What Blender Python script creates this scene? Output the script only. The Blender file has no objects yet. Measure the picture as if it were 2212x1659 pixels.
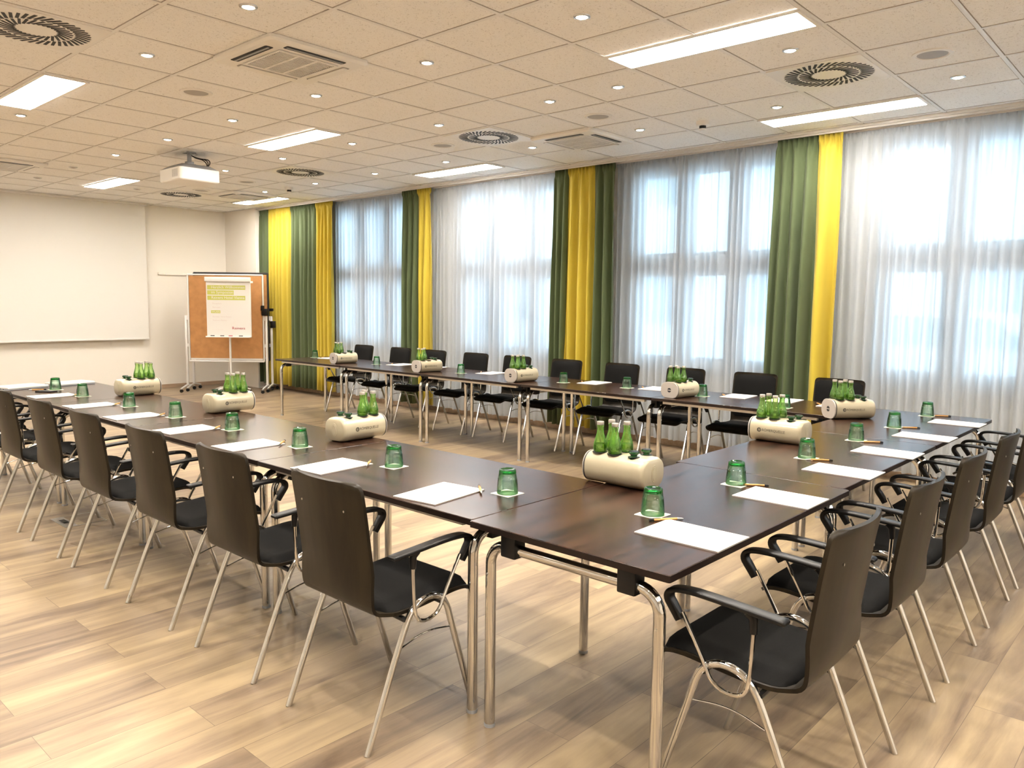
import bpy, bmesh, math, random
from mathutils import Vector, Matrix
PI = math.pi
sc = bpy.context.scene
col = sc.collection

# ------------------------------------------------------------------ camera
CAM_H = 1.4648
YAW, PITCH, ROLL, FPX = 0.7350, -0.1024, 0.0118, 1683.8
f = Vector((math.cos(YAW) * math.cos(PITCH), math.sin(YAW) * math.cos(PITCH), math.sin(PITCH)))
r = Vector((math.sin(YAW), -math.cos(YAW), 0)); u = r.cross(f)
r2 = r * math.cos(ROLL) + u * math.sin(ROLL); u2 = -r * math.sin(ROLL) + u * math.cos(ROLL)
cd = bpy.data.cameras.new('camera'); cam = bpy.data.objects.new('camera', cd); col.objects.link(cam)
cd.sensor_width = 36; cd.lens = FPX / 2212 * 36; cd.clip_start = 0.05; cd.clip_end = 200
m = Matrix(((r2.x, u2.x, -f.x), (r2.y, u2.y, -f.y), (r2.z, u2.z, -f.z))).to_4x4()
m.translation = (0, 0, CAM_H); cam.matrix_world = m
sc.camera = cam

# ------------------------------------------------------------------ view, world, light
sc.view_settings.view_transform = 'Standard'; sc.view_settings.look = 'None'
sc.view_settings.gamma = 1; sc.view_settings.use_curve_mapping = False
sc.view_settings.exposure = 2.32
SKY = 2.1
PANEL = 11.0
SPOT_W = 19.0
w = bpy.data.worlds.new('world'); sc.world = w; w.use_nodes = True
wn = w.node_tree.nodes; bg = wn['Background']
bg.inputs['Color'].default_value = (0.64, 0.84, 1.0, 1); bg.inputs['Strength'].default_value = SKY
sc.cycles.max_bounces = 7; sc.cycles.transparent_max_bounces = 16
sc.cycles.diffuse_bounces = 3; sc.cycles.glossy_bounces = 4; sc.cycles.transmission_bounces = 4
sc.cycles.use_adaptive_sampling = True; sc.cycles.adaptive_threshold = 0.08; sc.cycles.adaptive_min_samples = 16
sc.cycles.sample_clamp_indirect = 6.0; sc.cycles.use_denoising = True
sc.cycles.caustics_reflective = False; sc.cycles.caustics_refractive = False

# ------------------------------------------------------------------ room numbers
HC = 2.987                      # ceiling
TS, OX, OY = 0.616, 3.1265, 2.944   # ceiling grid
XW = 7.16                       # face of the window wall
XL, YB, YS = -2.9, -3.6, 13.0   # left wall (unseen, pulled in to bounce light), back wall, screen wall
ZT = 0.73                       # table top
def tx(i): return OX + TS * i
def ty(j): return OY + TS * j

# window bays (y0, y1); the last is out of view, added for daylight
BAYS = [(0.42, 2.26), (2.93, 4.77), (5.52, 7.36), (8.10, 10.04), (-2.1, -0.26)]
def portal(y0, y1, nm):
    ld = bpy.data.lights.new(nm, 'AREA'); ld.shape = 'RECTANGLE'; ld.size = 2.2; ld.size_y = y1 - y0
    ld.energy = 1; ld.cycles.is_portal = True
    o = bpy.data.objects.new(nm, ld); col.objects.link(o); o.location = (XW + 0.2, (y0 + y1) / 2, 1.9)
    o.rotation_euler = (0, PI / 2, 0)
for a, b in BAYS: portal(a, b, 'daylight_opening')

# ------------------------------------------------------------------ materials
def new_mat(name):
    mt = bpy.data.materials.new(name); mt.use_nodes = True
    nt = mt.node_tree
    return mt, nt, nt.nodes, nt.links, nt.nodes['Principled BSDF']
def pm(name, rgb, rough=0.5, metal=0.0, bump=0.0, bscale=60, spec=0.5, var=0.0, vscale=4, coat=0.0):
    mt, nt, N, L, B = new_mat(name)
    B.inputs['Base Color'].default_value = (*rgb, 1); B.inputs['Roughness'].default_value = rough
    B.inputs['Metallic'].default_value = metal; B.inputs['Specular IOR Level'].default_value = spec
    B.inputs['Coat Weight'].default_value = coat; B.inputs['Coat Roughness'].default_value = 0.1
    tc = N.new('ShaderNodeTexCoord')
    n = N.new('ShaderNodeTexNoise'); n.inputs['Scale'].default_value = bscale; L.new(tc.outputs['Object'], n.inputs['Vector'])
    if bump:
        b = N.new('ShaderNodeBump'); b.inputs['Strength'].default_value = bump; b.inputs['Distance'].default_value = 0.002
        L.new(n.outputs['Fac'], b.inputs['Height']); L.new(b.outputs['Normal'], B.inputs['Normal'])
    if var:
        n2 = N.new('ShaderNodeTexNoise'); n2.inputs['Scale'].default_value = vscale; L.new(tc.outputs['Object'], n2.inputs['Vector'])
        cr = N.new('ShaderNodeValToRGB'); cr.color_ramp.elements[0].position = 0.3; cr.color_ramp.elements[1].position = 0.7
        cr.color_ramp.elements[0].color = (*[c * (1 - var) for c in rgb], 1); cr.color_ramp.elements[1].color = (*[min(1, c * (1 + var)) for c in rgb], 1)
        L.new(n2.outputs['Fac'], cr.inputs['Fac']); L.new(cr.outputs['Color'], B.inputs['Base Color'])
    return mt
def wood(name, c1, c2, scale, rough, spec=0.5, rot=(0, 0, 0), bump=0.05):
    mt, nt, N, L, B = new_mat(name)
    tc = N.new('ShaderNodeTexCoord'); mp = N.new('ShaderNodeMapping'); mp.inputs['Scale'].default_value = scale; mp.inputs['Rotation'].default_value = rot
    L.new(tc.outputs['Object'], mp.inputs['Vector'])
    n = N.new('ShaderNodeTexNoise'); n.inputs['Scale'].default_value = 1.0; n.inputs['Detail'].default_value = 6; n.inputs['Distortion'].default_value = 0.6
    L.new(mp.outputs['Vector'], n.inputs['Vector'])
    cr = N.new('ShaderNodeValToRGB'); cr.color_ramp.elements[0].position = 0.35; cr.color_ramp.elements[1].position = 0.68
    cr.color_ramp.elements[0].color = (*c1, 1); cr.color_ramp.elements[1].color = (*c2, 1)
    L.new(n.outputs['Fac'], cr.inputs['Fac']); L.new(cr.outputs['Color'], B.inputs['Base Color'])
    B.inputs['Roughness'].default_value = rough; B.inputs['Specular IOR Level'].default_value = spec
    b = N.new('ShaderNodeBump'); b.inputs['Strength'].default_value = bump; b.inputs['Distance'].default_value = 0.001
    L.new(n.outputs['Fac'], b.inputs['Height']); L.new(b.outputs['Normal'], B.inputs['Normal'])
    return mt
def emit(name, rgb, s):
    mt, nt, N, L, B = new_mat(name)
    B.inputs['Base Color'].default_value = (*rgb, 1); B.inputs['Emission Color'].default_value = (*rgb, 1); B.inputs['Emission Strength'].default_value = s
    return mt
def thin_glass(name, tint, edge, gloss=0.06, rough=0.03, body=None, bw=0.0):
    mt, nt, N, L, B = new_mat(name)
    out = N['Material Output']; N.remove(B)
    lw = N.new('ShaderNodeLayerWeight'); lw.inputs['Blend'].default_value = 0.35
    mc = N.new('ShaderNodeMixRGB'); mc.inputs[1].default_value = (*tint, 1); mc.inputs[2].default_value = (*edge, 1); L.new(lw.outputs['Facing'], mc.inputs[0])
    tr = N.new('ShaderNodeBsdfTransparent'); L.new(mc.outputs[0], tr.inputs['Color'])
    gl = N.new('ShaderNodeBsdfGlossy'); gl.inputs['Roughness'].default_value = rough
    fr = N.new('ShaderNodeFresnel'); fr.inputs['IOR'].default_value = 1.45
    ad = N.new('ShaderNodeMath'); ad.operation = 'ADD'; ad.inputs[1].default_value = gloss; L.new(fr.outputs[0], ad.inputs[0])
    mx = N.new('ShaderNodeMixShader'); L.new(ad.outputs[0], mx.inputs[0]); L.new(tr.outputs[0], mx.inputs[1]); L.new(gl.outputs[0], mx.inputs[2])
    if bw:
        tl = N.new('ShaderNodeBsdfTranslucent'); tl.inputs['Color'].default_value = (*body, 1)
        m2 = N.new('ShaderNodeMixShader'); m2.inputs[0].default_value = bw; L.new(mx.outputs[0], m2.inputs[1]); L.new(tl.outputs[0], m2.inputs[2]); mx = m2
    L.new(mx.outputs[0], out.inputs['Surface'])
    return mt
def sheer_mat():
    mt, nt, N, L, B = new_mat('sheer_voile')
    out = N['Material Output']; N.remove(B)
    tr = N.new('ShaderNodeBsdfTransparent'); tl = N.new('ShaderNodeBsdfTranslucent'); df = N.new('ShaderNodeBsdfDiffuse')
    tl.inputs['Color'].default_value = (0.86, 0.89, 0.92, 1); df.inputs['Color'].default_value = (0.46, 0.50, 0.56, 1)
    a = N.new('ShaderNodeMixShader'); a.inputs[0].default_value = 0.30; L.new(tl.outputs[0], a.inputs[1]); L.new(df.outputs[0], a.inputs[2])
    lw = N.new('ShaderNodeLayerWeight'); lw.inputs['Blend'].default_value = 0.5
    mr = N.new('ShaderNodeMapRange'); mr.inputs['From Min'].default_value = 0.0; mr.inputs['From Max'].default_value = 0.9
    mr.inputs['To Min'].default_value = 0.88; mr.inputs['To Max'].default_value = 0.98; L.new(lw.outputs['Facing'], mr.inputs['Value'])
    b = N.new('ShaderNodeMixShader'); L.new(mr.outputs[0], b.inputs[0]); L.new(tr.outputs[0], b.inputs[1]); L.new(a.outputs[0], b.inputs[2])
    L.new(b.outputs[0], out.inputs['Surface'])
    return mt
def drape_mat(name, rgb):
    mt, nt, N, L, B = new_mat(name)
    out = N['Material Output']
    B.inputs['Base Color'].default_value = (*rgb, 1); B.inputs['Roughness'].default_value = 0.8; B.inputs['Sheen Weight'].default_value = 0.15
    tc = N.new('ShaderNodeTexCoord'); n = N.new('ShaderNodeTexNoise'); n.inputs['Scale'].default_value = 400
    L.new(tc.outputs['Object'], n.inputs['Vector'])
    b = N.new('ShaderNodeBump'); b.inputs['Strength'].default_value = 0.15; b.inputs['Distance'].default_value = 0.001
    L.new(n.outputs['Fac'], b.inputs['Height']); L.new(b.outputs['Normal'], B.inputs['Normal'])
    tl = N.new('ShaderNodeBsdfTranslucent'); tl.inputs['Color'].default_value = (*rgb, 1)
    mx = N.new('ShaderNodeMixShader'); mx.inputs[0].default_value = 0.06
    L.new(B.outputs[0], mx.inputs[1]); L.new(tl.outputs[0], mx.inputs[2]); L.new(mx.outputs[0], out.inputs['Surface'])
    return mt
def floor_mat():
    mt, nt, N, L, B = new_mat('vinyl_plank_floor')
    tc = N.new('ShaderNodeTexCoord')
    br = N.new('ShaderNodeTexBrick'); L.new(tc.outputs['Object'], br.inputs['Vector'])
    br.offset = 0.37; br.inputs['Scale'].default_value = 1.0; br.inputs['Brick Width'].default_value = 1.22
    br.inputs['Row Height'].default_value = 0.19; br.inputs['Mortar Size'].default_value = 0.0012; br.inputs['Mortar Smooth'].default_value = 0.3
    br.inputs['Color1'].default_value = (0, 0, 0, 1); br.inputs['Color2'].default_value = (1, 1, 1, 1); br.inputs['Mortar'].default_value = (0.3, 0.3, 0.3, 1)
    mp = N.new('ShaderNodeMapping'); mp.inputs['Scale'].default_value = (0.8, 7, 1); L.new(tc.outputs['Object'], mp.inputs['Vector'])
    sh = N.new('ShaderNodeVectorMath'); sh.operation = 'MULTIPLY_ADD'; sh.inputs[1].default_value = (7, 3, 0)
    L.new(br.outputs['Color'], sh.inputs[0]); L.new(mp.outputs['Vector'], sh.inputs[2])
    n = N.new('ShaderNodeTexNoise'); n.inputs['Scale'].default_value = 1.3; n.inputs['Detail'].default_value = 7; n.inputs['Roughness'].default_value = 0.62; n.inputs['Distortion'].default_value = 0.5
    L.new(sh.outputs[0], n.inputs['Vector'])
    m1 = N.new('ShaderNodeMath'); m1.operation = 'MULTIPLY_ADD'; m1.inputs[1].default_value = 0.20; L.new(br.outputs['Color'], m1.inputs[0]); L.new(n.outputs['Fac'], m1.inputs[2])
    cr = N.new('ShaderNodeValToRGB'); e = cr.color_ramp.elements
    e[0].position = 0.36; e[0].color = (0.115, 0.080, 0.056, 1); e[1].position = 0.80; e[1].color = (0.37, 0.28, 0.168, 1)
    k = e.new(0.55); k.color = (0.235, 0.172, 0.112, 1)
    L.new(m1.outputs[0], cr.inputs['Fac'])
    mm = N.new('ShaderNodeMixRGB'); mm.inputs[2].default_value = (0.14, 0.10, 0.07, 1); L.new(br.outputs['Fac'], mm.inputs[0]); L.new(cr.outputs['Color'], mm.inputs[1])
    L.new(mm.outputs[0], B.inputs['Base Color'])
    B.inputs['Roughness'].default_value = 0.38; B.inputs['Specular IOR Level'].default_value = 0.42
    b = N.new('ShaderNodeBump'); b.inputs['Strength'].default_value = 0.12; b.inputs['Distance'].default_value = 0.001
    L.new(n.outputs['Fac'], b.inputs['Height']); L.new(b.outputs['Normal'], B.inputs['Normal'])
    return mt
def ceil_mat():
    mt, nt, N, L, B = new_mat('mineral_fibre_tile')
    tc = N.new('ShaderNodeTexCoord')
    v = N.new('ShaderNodeTexNoise'); v.inputs['Scale'].default_value = 75; v.inputs['Detail'].default_value = 3; v.inputs['Distortion'].default_value = 1.6; L.new(tc.outputs['Object'], v.inputs['Vector'])
    cr = N.new('ShaderNodeValToRGB'); cr.color_ramp.elements[0].position = 0.33; cr.color_ramp.elements[1].position = 0.41
    cr.color_ramp.elements[0].color = (0.62, 0.60, 0.57, 1); cr.color_ramp.elements[1].color = (0.89, 0.88, 0.86, 1)
    L.new(v.outputs['Fac'], cr.inputs['Fac']); L.new(cr.outputs['Color'], B.inputs['Base Color'])
    b = N.new('ShaderNodeBump'); b.inputs['Strength'].default_value = 0.5; b.inputs['Distance'].default_value = 0.002
    L.new(v.outputs['Fac'], b.inputs['Height']); L.new(b.outputs['Normal'], B.inputs['Normal'])
    B.inputs['Roughness'].default_value = 0.9
    return mt
M = dict(
    floor=floor_mat(), ceil=ceil_mat(),
    gapshade=pm('joint_shadow_tone', (0.36, 0.32, 0.28), 0.9), tbar=pm('white_lacquered_steel', (0.80, 0.79, 0.77), 0.45),
    wall=pm('painted_plaster', (0.90, 0.85, 0.76), 0.85, bump=0.15, bscale=180),
    base=wood('oak_skirting', (0.42, 0.29, 0.19), (0.52, 0.38, 0.26), (2, 20, 20), 0.5),
    frame=pm('white_window_pvc', (0.80, 0.83, 0.86), 0.35),
    sill=pm('white_sill', (0.84, 0.84, 0.83), 0.4),
    glass=thin_glass('window_glass', (0.96, 0.98, 0.98), (0.85, 0.92, 0.92), 0.02, 0.0),
    sheer=sheer_mat(),
    green=drape_mat('moss_green_velour', (0.085, 0.115, 0.045)),
    yellow=drape_mat('yellow_velour', (0.56, 0.43, 0.04)),
    top=wood('wenge_laminate', (0.007, 0.003, 0.002), (0.045, 0.021, 0.013), (1.2, 22, 8), 0.25, 0.36),
    edge=pm('dark_table_edge', (0.010, 0.005, 0.004), 0.4, spec=0.3),
    chrome=pm('polished_chrome', (0.62, 0.62, 0.61), 0.08, 1.0),
    steel=pm('brushed_steel', (0.55, 0.54, 0.52), 0.3, 1.0),
    blackp=pm('black_plastic', (0.006, 0.006, 0.0065), 0.35, spec=0.3),
    shell=wood('dark_stained_beech', (0.007, 0.005, 0.003), (0.020, 0.015, 0.008), (18, 18, 2.0), 0.36, 0.22),
    pad=pm('black_upholstery', (0.0065, 0.0065, 0.0065), 0.85, bump=0.3, bscale=500, spec=0.12),
    paper=pm('white_paper', (0.70, 0.67, 0.62), 0.7),
    papere=pm('notepad_grey_edge', (0.35, 0.33, 0.31), 0.7),
    napkin=pm('cream_coaster_paper', (0.70, 0.69, 0.57), 0.8, var=0.05, vscale=60),
    gglass=thin_glass('green_glass', (0.935, 0.99, 0.95), (0.34, 0.76, 0.48), 0.03, body=(0.35, 0.75, 0.5), bw=0.03),
    gbase=thin_glass('thick_green_glass', (0.10, 0.62, 0.22), (0.01, 0.24, 0.05), 0.04, body=(0.05, 0.5, 0.12), bw=0.15),
    bglass=thin_glass('bottle_green_glass', (0.86, 0.97, 0.66), (0.10, 0.45, 0.12), 0.05, body=(0.42, 0.80, 0.15), bw=0.16),
    dkgreen=pm('dark_green_glass', (0.006, 0.06, 0.012), 0.08, coat=0.5),
    cooler=pm('cream_glazed_plastic', (0.42, 0.37, 0.26), 0.28, coat=0.3),
    coolend=pm('warm_grey_plastic', (0.36, 0.33, 0.30), 0.5),
    rim=pm('dark_rubber_rim', (0.02, 0.02, 0.02), 0.5),
    logo=pm('dark_print', (0.07, 0.065, 0.05), 0.6),
    cap=pm('silver_screw_cap', (0.46, 0.42, 0.38), 0.35, 0.6),
    bamboo=pm('bamboo', (0.52, 0.27, 0.08), 0.45, var=0.1, vscale=90),
    white=pm('white_plastic', (0.82, 0.80, 0.76), 0.4),
    greyp=pm('grey_plastic', (0.30, 0.31, 0.32), 0.5),
    lgrille=pm('speaker_mesh', (0.42, 0.40, 0.38), 0.6, 0.2, bump=0.4, bscale=900),
    slot=pm('black_slot', (0.006, 0.007, 0.01), 0.6),
    panel=emit('led_panel', (1.0, 0.94, 0.87), PANEL),
    bulb=emit('halogen_bulb', (1.0, 0.88, 0.70), 25.0),
    bulboff=pm('unlit_bulb', (0.30, 0.22, 0.18), 0.3),
    screen=pm('matte_screen_fabric', (0.80, 0.775, 0.72), 0.9),
    cork=pm('kraft_pinboard', (0.47, 0.225, 0.078), 0.8, var=0.12, vscale=9),
    alu=pm('light_aluminium', (0.74, 0.72, 0.69), 0.4, 0.25),
    silver=pm('silver_laptop', (0.62, 0.60, 0.57), 0.35, 0.5),
    lime=pm('lime_print', (0.50, 0.50, 0.10), 0.7),
    faint=pm('faint_pink_print', (0.62, 0.52, 0.48), 0.7),
    red=pm('red_print', (0.40, 0.03, 0.05), 0.6),
    facade=pm('pale_facade', (0.82, 0.86, 0.88), 0.8), asphalt=pm('asphalt', (0.45, 0.46, 0.47), 0.9),
    carw=pm('white_car_paint', (0.86, 0.88, 0.9), 0.25), dglass=pm('window_pane_dark', (0.36, 0.44, 0.48), 0.2),
)

# ------------------------------------------------------------------ mesh helpers
class MB:
    def __init__(s): s.v = []; s.f = []; s.mi = []; s.cur = 0
    def add(s, vs, fs):
        o = len(s.v); s.v += [tuple(p) for p in vs]; s.f += [tuple(i + o for i in q) for q in fs]; s.mi += [s.cur] * len(fs)
    def box(s, x0, x1, y0, y1, z0, z1):
        s.add([(x0, y0, z0), (x1, y0, z0), (x1, y1, z0), (x0, y1, z0), (x0, y0, z1), (x1, y0, z1), (x1, y1, z1), (x0, y1, z1)],
              [(0, 3, 2, 1), (4, 5, 6, 7), (0, 1, 5, 4), (1, 2, 6, 5), (2, 3, 7, 6), (3, 0, 4, 7)])
    def obox(s, c, ax, ay, az, hx, hy, hz):
        c = Vector(c); ax = Vector(ax).normalized(); ay = Vector(ay).normalized(); az = Vector(az).normalized()
        vs = [c + ax * (i * hx) + ay * (j * hy) + az * (k * hz) for k in (-1, 1) for i, j in ((-1, -1), (1, -1), (1, 1), (-1, 1))]
        s.add(vs, [(0, 3, 2, 1), (4, 5, 6, 7), (0, 1, 5, 4), (1, 2, 6, 5), (2, 3, 7, 6), (3, 0, 4, 7)])
    def tube(s, pts, rad, n=10, caps=True):
        pts = [Vector(p) for p in pts]; k = len(pts)
        rads = rad if isinstance(rad, (list, tuple)) else [rad] * k
        t0 = (pts[1] - pts[0]).normalized()
        ref = Vector((0, 0, 1)) if abs(t0.z) < 0.9 else Vector((0, 1, 0))
        nrm = t0.cross(ref).normalized(); vs = []
        for i, p in enumerate(pts):
            if i == 0: t = t0
            elif i == k - 1: t = (pts[i] - pts[i - 1]).normalized()
            else: t = ((pts[i + 1] - p).normalized() + (p - pts[i - 1]).normalized()).normalized()
            nrm = (nrm - t * nrm.dot(t)).normalized(); b = t.cross(nrm)
            for j in range(n):
                a = 2 * PI * j / n; vs.append(p + (nrm * math.cos(a) + b * math.sin(a)) * rads[i])
        fs = [(i * n + j, i * n + (j + 1) % n, (i + 1) * n + (j + 1) % n, (i + 1) * n + j) for i in range(k - 1) for j in range(n)]
        if caps: fs += [tuple(range(n - 1, -1, -1)), tuple((k - 1) * n + j for j in range(n))]
        s.add(vs, fs)
    def lathe(s, prof, n=20, c=(0, 0, 0), capb=True, capt=True):
        vs = []
        for rr, z in prof:
            for j in range(n):
                a = 2 * PI * j / n; vs.append((c[0] + rr * math.cos(a), c[1] + rr * math.sin(a), c[2] + z))
        k = len(prof)
        fs = [(i * n + j, i * n + (j + 1) % n, (i + 1) * n + (j + 1) % n, (i + 1) * n + j) for i in range(k - 1) for j in range(n)]
        if capb: fs.append(tuple(range(n - 1, -1, -1)))
        if capt: fs.append(tuple((k - 1) * n + j for j in range(n)))
        s.add(vs, fs)
    def loft(s, rings, caps=True):
        n = len(rings[0]); vs = [p for q in rings for p in q]; k = len(rings)
        fs = [(i * n + j, i * n + (j + 1) % n, (i + 1) * n + (j + 1) % n, (i + 1) * n + j) for i in range(k - 1) for j in range(n)]
        if caps: fs += [tuple(range(n - 1, -1, -1)), tuple((k - 1) * n + j for j in range(n))]
        s.add(vs, fs)
    def build(s, name, mats, parent=None, loc=None, rot=0, smooth=True, angle=35, bevel=0, mod=None, fix=True):
        me = bpy.data.meshes.new(name)
        bm = bmesh.new(); bv = [bm.verts.new(p) for p in s.v]
        for q, mi in zip(s.f, s.mi):
            try:
                fc = bm.faces.new([bv[i] for i in q]); fc.material_index = mi
            except ValueError: pass
        if fix: bmesh.ops.recalc_face_normals(bm, faces=bm.faces)
        if bevel:
            es = [e for e in bm.edges if len(e.link_faces) == 2 and e.calc_face_angle(0) > 0.6]
            bmesh.ops.bevel(bm, geom=es, offset=bevel, segments=2, profile=0.5, affect='EDGES')
        bm.to_mesh(me); bm.free()
        for mt in (mats if isinstance(mats, (list, tuple)) else [mats]): me.materials.append(mt)
        if smooth:
            me.polygons.foreach_set('use_smooth', [True] * len(me.polygons)); me.set_sharp_from_angle(angle=math.radians(angle))
        o = bpy.data.objects.new(name, me); col.objects.link(o)
        if parent: o.parent = parent
        if loc: o.location = loc
        o.rotation_euler = (0, 0, rot)
        return o
def tag(o, label=None, cat=None, group=None, kind=None):
    if label: o['label'] = label
    if cat: o['category'] = cat
    if group: o['group'] = group
    if kind: o['kind'] = kind
    return o
def empty(name, loc=(0, 0, 0), rz=0):
    o = bpy.data.objects.new(name, None); col.objects.link(o); o.location = loc; o.rotation_euler = (0, 0, rz); o.empty_display_size = 0.05
    return o
def copy_tree(o, parent=None):
    c = o.copy(); col.objects.link(c)
    if parent: c.parent = parent
    for ch in o.children: copy_tree(ch, c)
    return c
def place(proto, first, loc, rz, label, cat, group=None):
    o = proto if first else copy_tree(proto)
    o.location = loc; o.rotation_euler = (0, 0, rz); tag(o, label, cat, group)
    return o
def smooth_path(pts, it=3):
    pts = [Vector(p) for p in pts]
    for _ in range(it):
        q = [pts[0]]
        for a, b in zip(pts[:-1], pts[1:]): q += [a * 0.75 + b * 0.25, a * 0.25 + b * 0.75]
        q.append(pts[-1]); pts = q
    return pts
def text_geo(s, size, ext=0.0003, align='LEFT'):
    cu = bpy.data.curves.new('lettering', 'FONT'); cu.body = s; cu.size = size; cu.extrude = ext; cu.align_x = align; cu.resolution_u = 3
    o = bpy.data.objects.new('lettering', cu); col.objects.link(o)
    me = bpy.data.meshes.new_from_object(o.evaluated_get(bpy.context.evaluated_depsgraph_get()))
    vs = [v.co.copy() for v in me.vertices]; fs = [tuple(p.vertices) for p in me.polygons]
    bpy.data.objects.remove(o); bpy.data.curves.remove(cu); bpy.data.meshes.remove(me)
    return vs, fs
def rrect(hw, hh, rad, n=6):
    rad = min(rad, hw, hh); pts = []
    for cx, cy, a0 in ((hw - rad, hh - rad, 0), (-hw + rad, hh - rad, PI / 2), (-hw + rad, -hh + rad, PI), (hw - rad, -hh + rad, 1.5 * PI)):
        for k in range(n + 1):
            a = a0 + PI / 2 * k / n; pts.append((cx + rad * math.cos(a), cy + rad * math.sin(a)))
    return pts

# ------------------------------------------------------------------ room shell
def S(o): o['kind'] = 'structure'; return o
b = MB(); b.box(XL, XW + 0.02, YB, YS, -0.12, 0); S(b.build('floor', M['floor'], smooth=False))
b = MB(); b.box(XL, XW, YB, YS, HC, HC + 0.1); ceiling = S(b.build('ceiling', M['ceil'], smooth=False))
b = MB()
for i in range(-13, 8):
    x = tx(i)
    if XL < x < XW: b.box(x - 0.012, x + 0.012, YB, YS, HC - 0.004, HC)
for j in range(-13, 18):
    y = ty(j)
    if YB < y < YS: b.box(XL, XW, y - 0.012, y + 0.012, HC - 0.0038, HC)
b.build('ceiling_grid', M['tbar'], parent=ceiling, smooth=False)
b = MB()
for i in range(-13, 8):
    x = tx(i)
    if XL < x < XW: b.box(x - 0.0165, x + 0.0165, YB, YS, HC - 0.0012, HC)
for j in range(-13, 18):
    y = ty(j)
    if YB < y < YS: b.box(XL, XW, y - 0.0165, y + 0.0165, HC - 0.0010, HC)
b.build('tile_joint_shadow', M['gapshade'], parent=ceiling, smooth=False)  # dark strips painted in for the thin shadow beside each T-bar
b = MB(); b.box(XL - 0.15, XW + 0.45, YS, YS + 0.15, -0.12, HC + 0.1); S(b.build('wall_front', M['wall'], smooth=False))
b = MB(); b.box(XL - 0.15, XW + 0.45, YB - 0.15, YB, -0.12, HC + 0.1); S(b.build('wall_back', M['wall'], smooth=False))
b = MB(); b.box(XL - 0.15, XL, YB, YS, -0.12, HC + 0.1); S(b.build('wall_left', M['wall'], smooth=False))
# window wall with openings
b = MB(); T = 0.28; ZS, ZH = 0.79, 2.92
b.box(XW, XW + T, YB, YS, -0.12, ZS); b.box(XW, XW + T, YB, YS, ZH, HC + 0.1)
ys = sorted(BAYS); prev = YB
for a, c in ys: b.box(XW, XW + T, prev, a, ZS, ZH); prev = c
b.box(XW, XW + T, prev, YS, ZS, ZH)
b.box(6.86, XW, 11.985, YS, -0.12, HC)
S(b.build('wall_right', M['wall'], smooth=False))
b = MB(); b.box(XL, 6.86, YS - 0.014, YS, 0, 0.06); S(b.build('baseboard_front', M['base'], smooth=False))
b = MB(); b.box(XW - 0.014, XW, YB, 11.985, 0, 0.06); S(b.build('baseboard_right', M['base'], smooth=False))
b = MB(); b.box(XL, XL + 0.014, YB, YS, 0, 0.06); S(b.build('baseboard_left', M['base'], smooth=False))

# windows: three sashes over three, white frames
def window(idx, y0, y1):
    xg = XW + 0.05; b = MB()
    b.box(xg, xg + 0.07, y0, y0 + 0.06, ZS, ZH); b.box(xg, xg + 0.07, y1 - 0.06, y1, ZS, ZH)
    b.box(xg, xg + 0.07, y0, y1, ZS, ZS + 0.08); b.box(xg, xg + 0.07, y0, y1, ZH - 0.06, ZH)
    b.box(xg, xg + 0.07, y0, y1, 1.84, 1.94)
    wd = (y1 - y0 - 0.12 + 0.0) / 3
    fr = S(b.build('window_%d' % idx, M['frame'], smooth=False))
    for k in range(3):
        a = y0 + 0.06 + wd * k; c = a + wd
        if k: 
            pb = MB(); pb.box(xg - 0.001, xg + 0.071, a - 0.03, a + 0.03, ZS + 0.08, ZH - 0.06); pb.build('mullion', M['frame'], parent=fr, smooth=False)
        for z0, z1 in ((ZS + 0.08, 1.84), (1.94, ZH - 0.06)):
            s = MB(); q = 0.07; e = 0.012 if k == 0 else 0.03
            a2 = a + (0.03 if k else 0); c2 = c - (0.03 if k < 2 else 0)
            s.box(xg - 0.015, xg + 0.05, a2, a2 + q, z0, z1); s.box(xg - 0.015, xg + 0.05, c2 - q, c2, z0, z1)
            s.box(xg - 0.015, xg + 0.05, a2 + q, c2 - q, z0, z0 + q); s.box(xg - 0.015, xg + 0.05, a2 + q, c2 - q, z1 - q, z1)
            sa = s.build('sash', M['frame'], parent=fr, smooth=False)
            g = MB(); g.box(xg + 0.012, xg + 0.02, a2 + q, c2 - q, z0 + q, z1 - q); g.build('pane', M['glass'], parent=sa, smooth=False)
            if z0 < 1.5:
                h = MB(); h.box(xg - 0.035, xg - 0.015, a2 + 0.02, a2 + 0.045, 1.30, 1.36); h.box(xg - 0.05, xg - 0.035, a2 + 0.022, a2 + 0.043, 1.22, 1.35)
                h.build('window_handle', M['steel'], parent=sa, smooth=False)
    sl = MB(); sl.box(XW - 0.03, xg, y0 - 0.0, y1 + 0.0, ZS - 0.02, ZS + 0.006); sl.build('window_sill', M['sill'], parent=fr, smooth=False)
for i, (a, c) in enumerate(BAYS): window(i + 1, a, c)

# curtain rail
b = MB(); b.box(6.88, 7.06, YB, 11.98, HC - 0.022, HC); b.box(6.905, 6.915, YB, 11.98, HC - 0.036, HC - 0.02); b.box(7.005, 7.015, YB, 11.98, HC - 0.036, HC - 0.02)
tag(b.build('curtain_rail', M['alu'], smooth=False), 'long white ceiling curtain rail running above all the window curtains', 'curtain rail')

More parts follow.
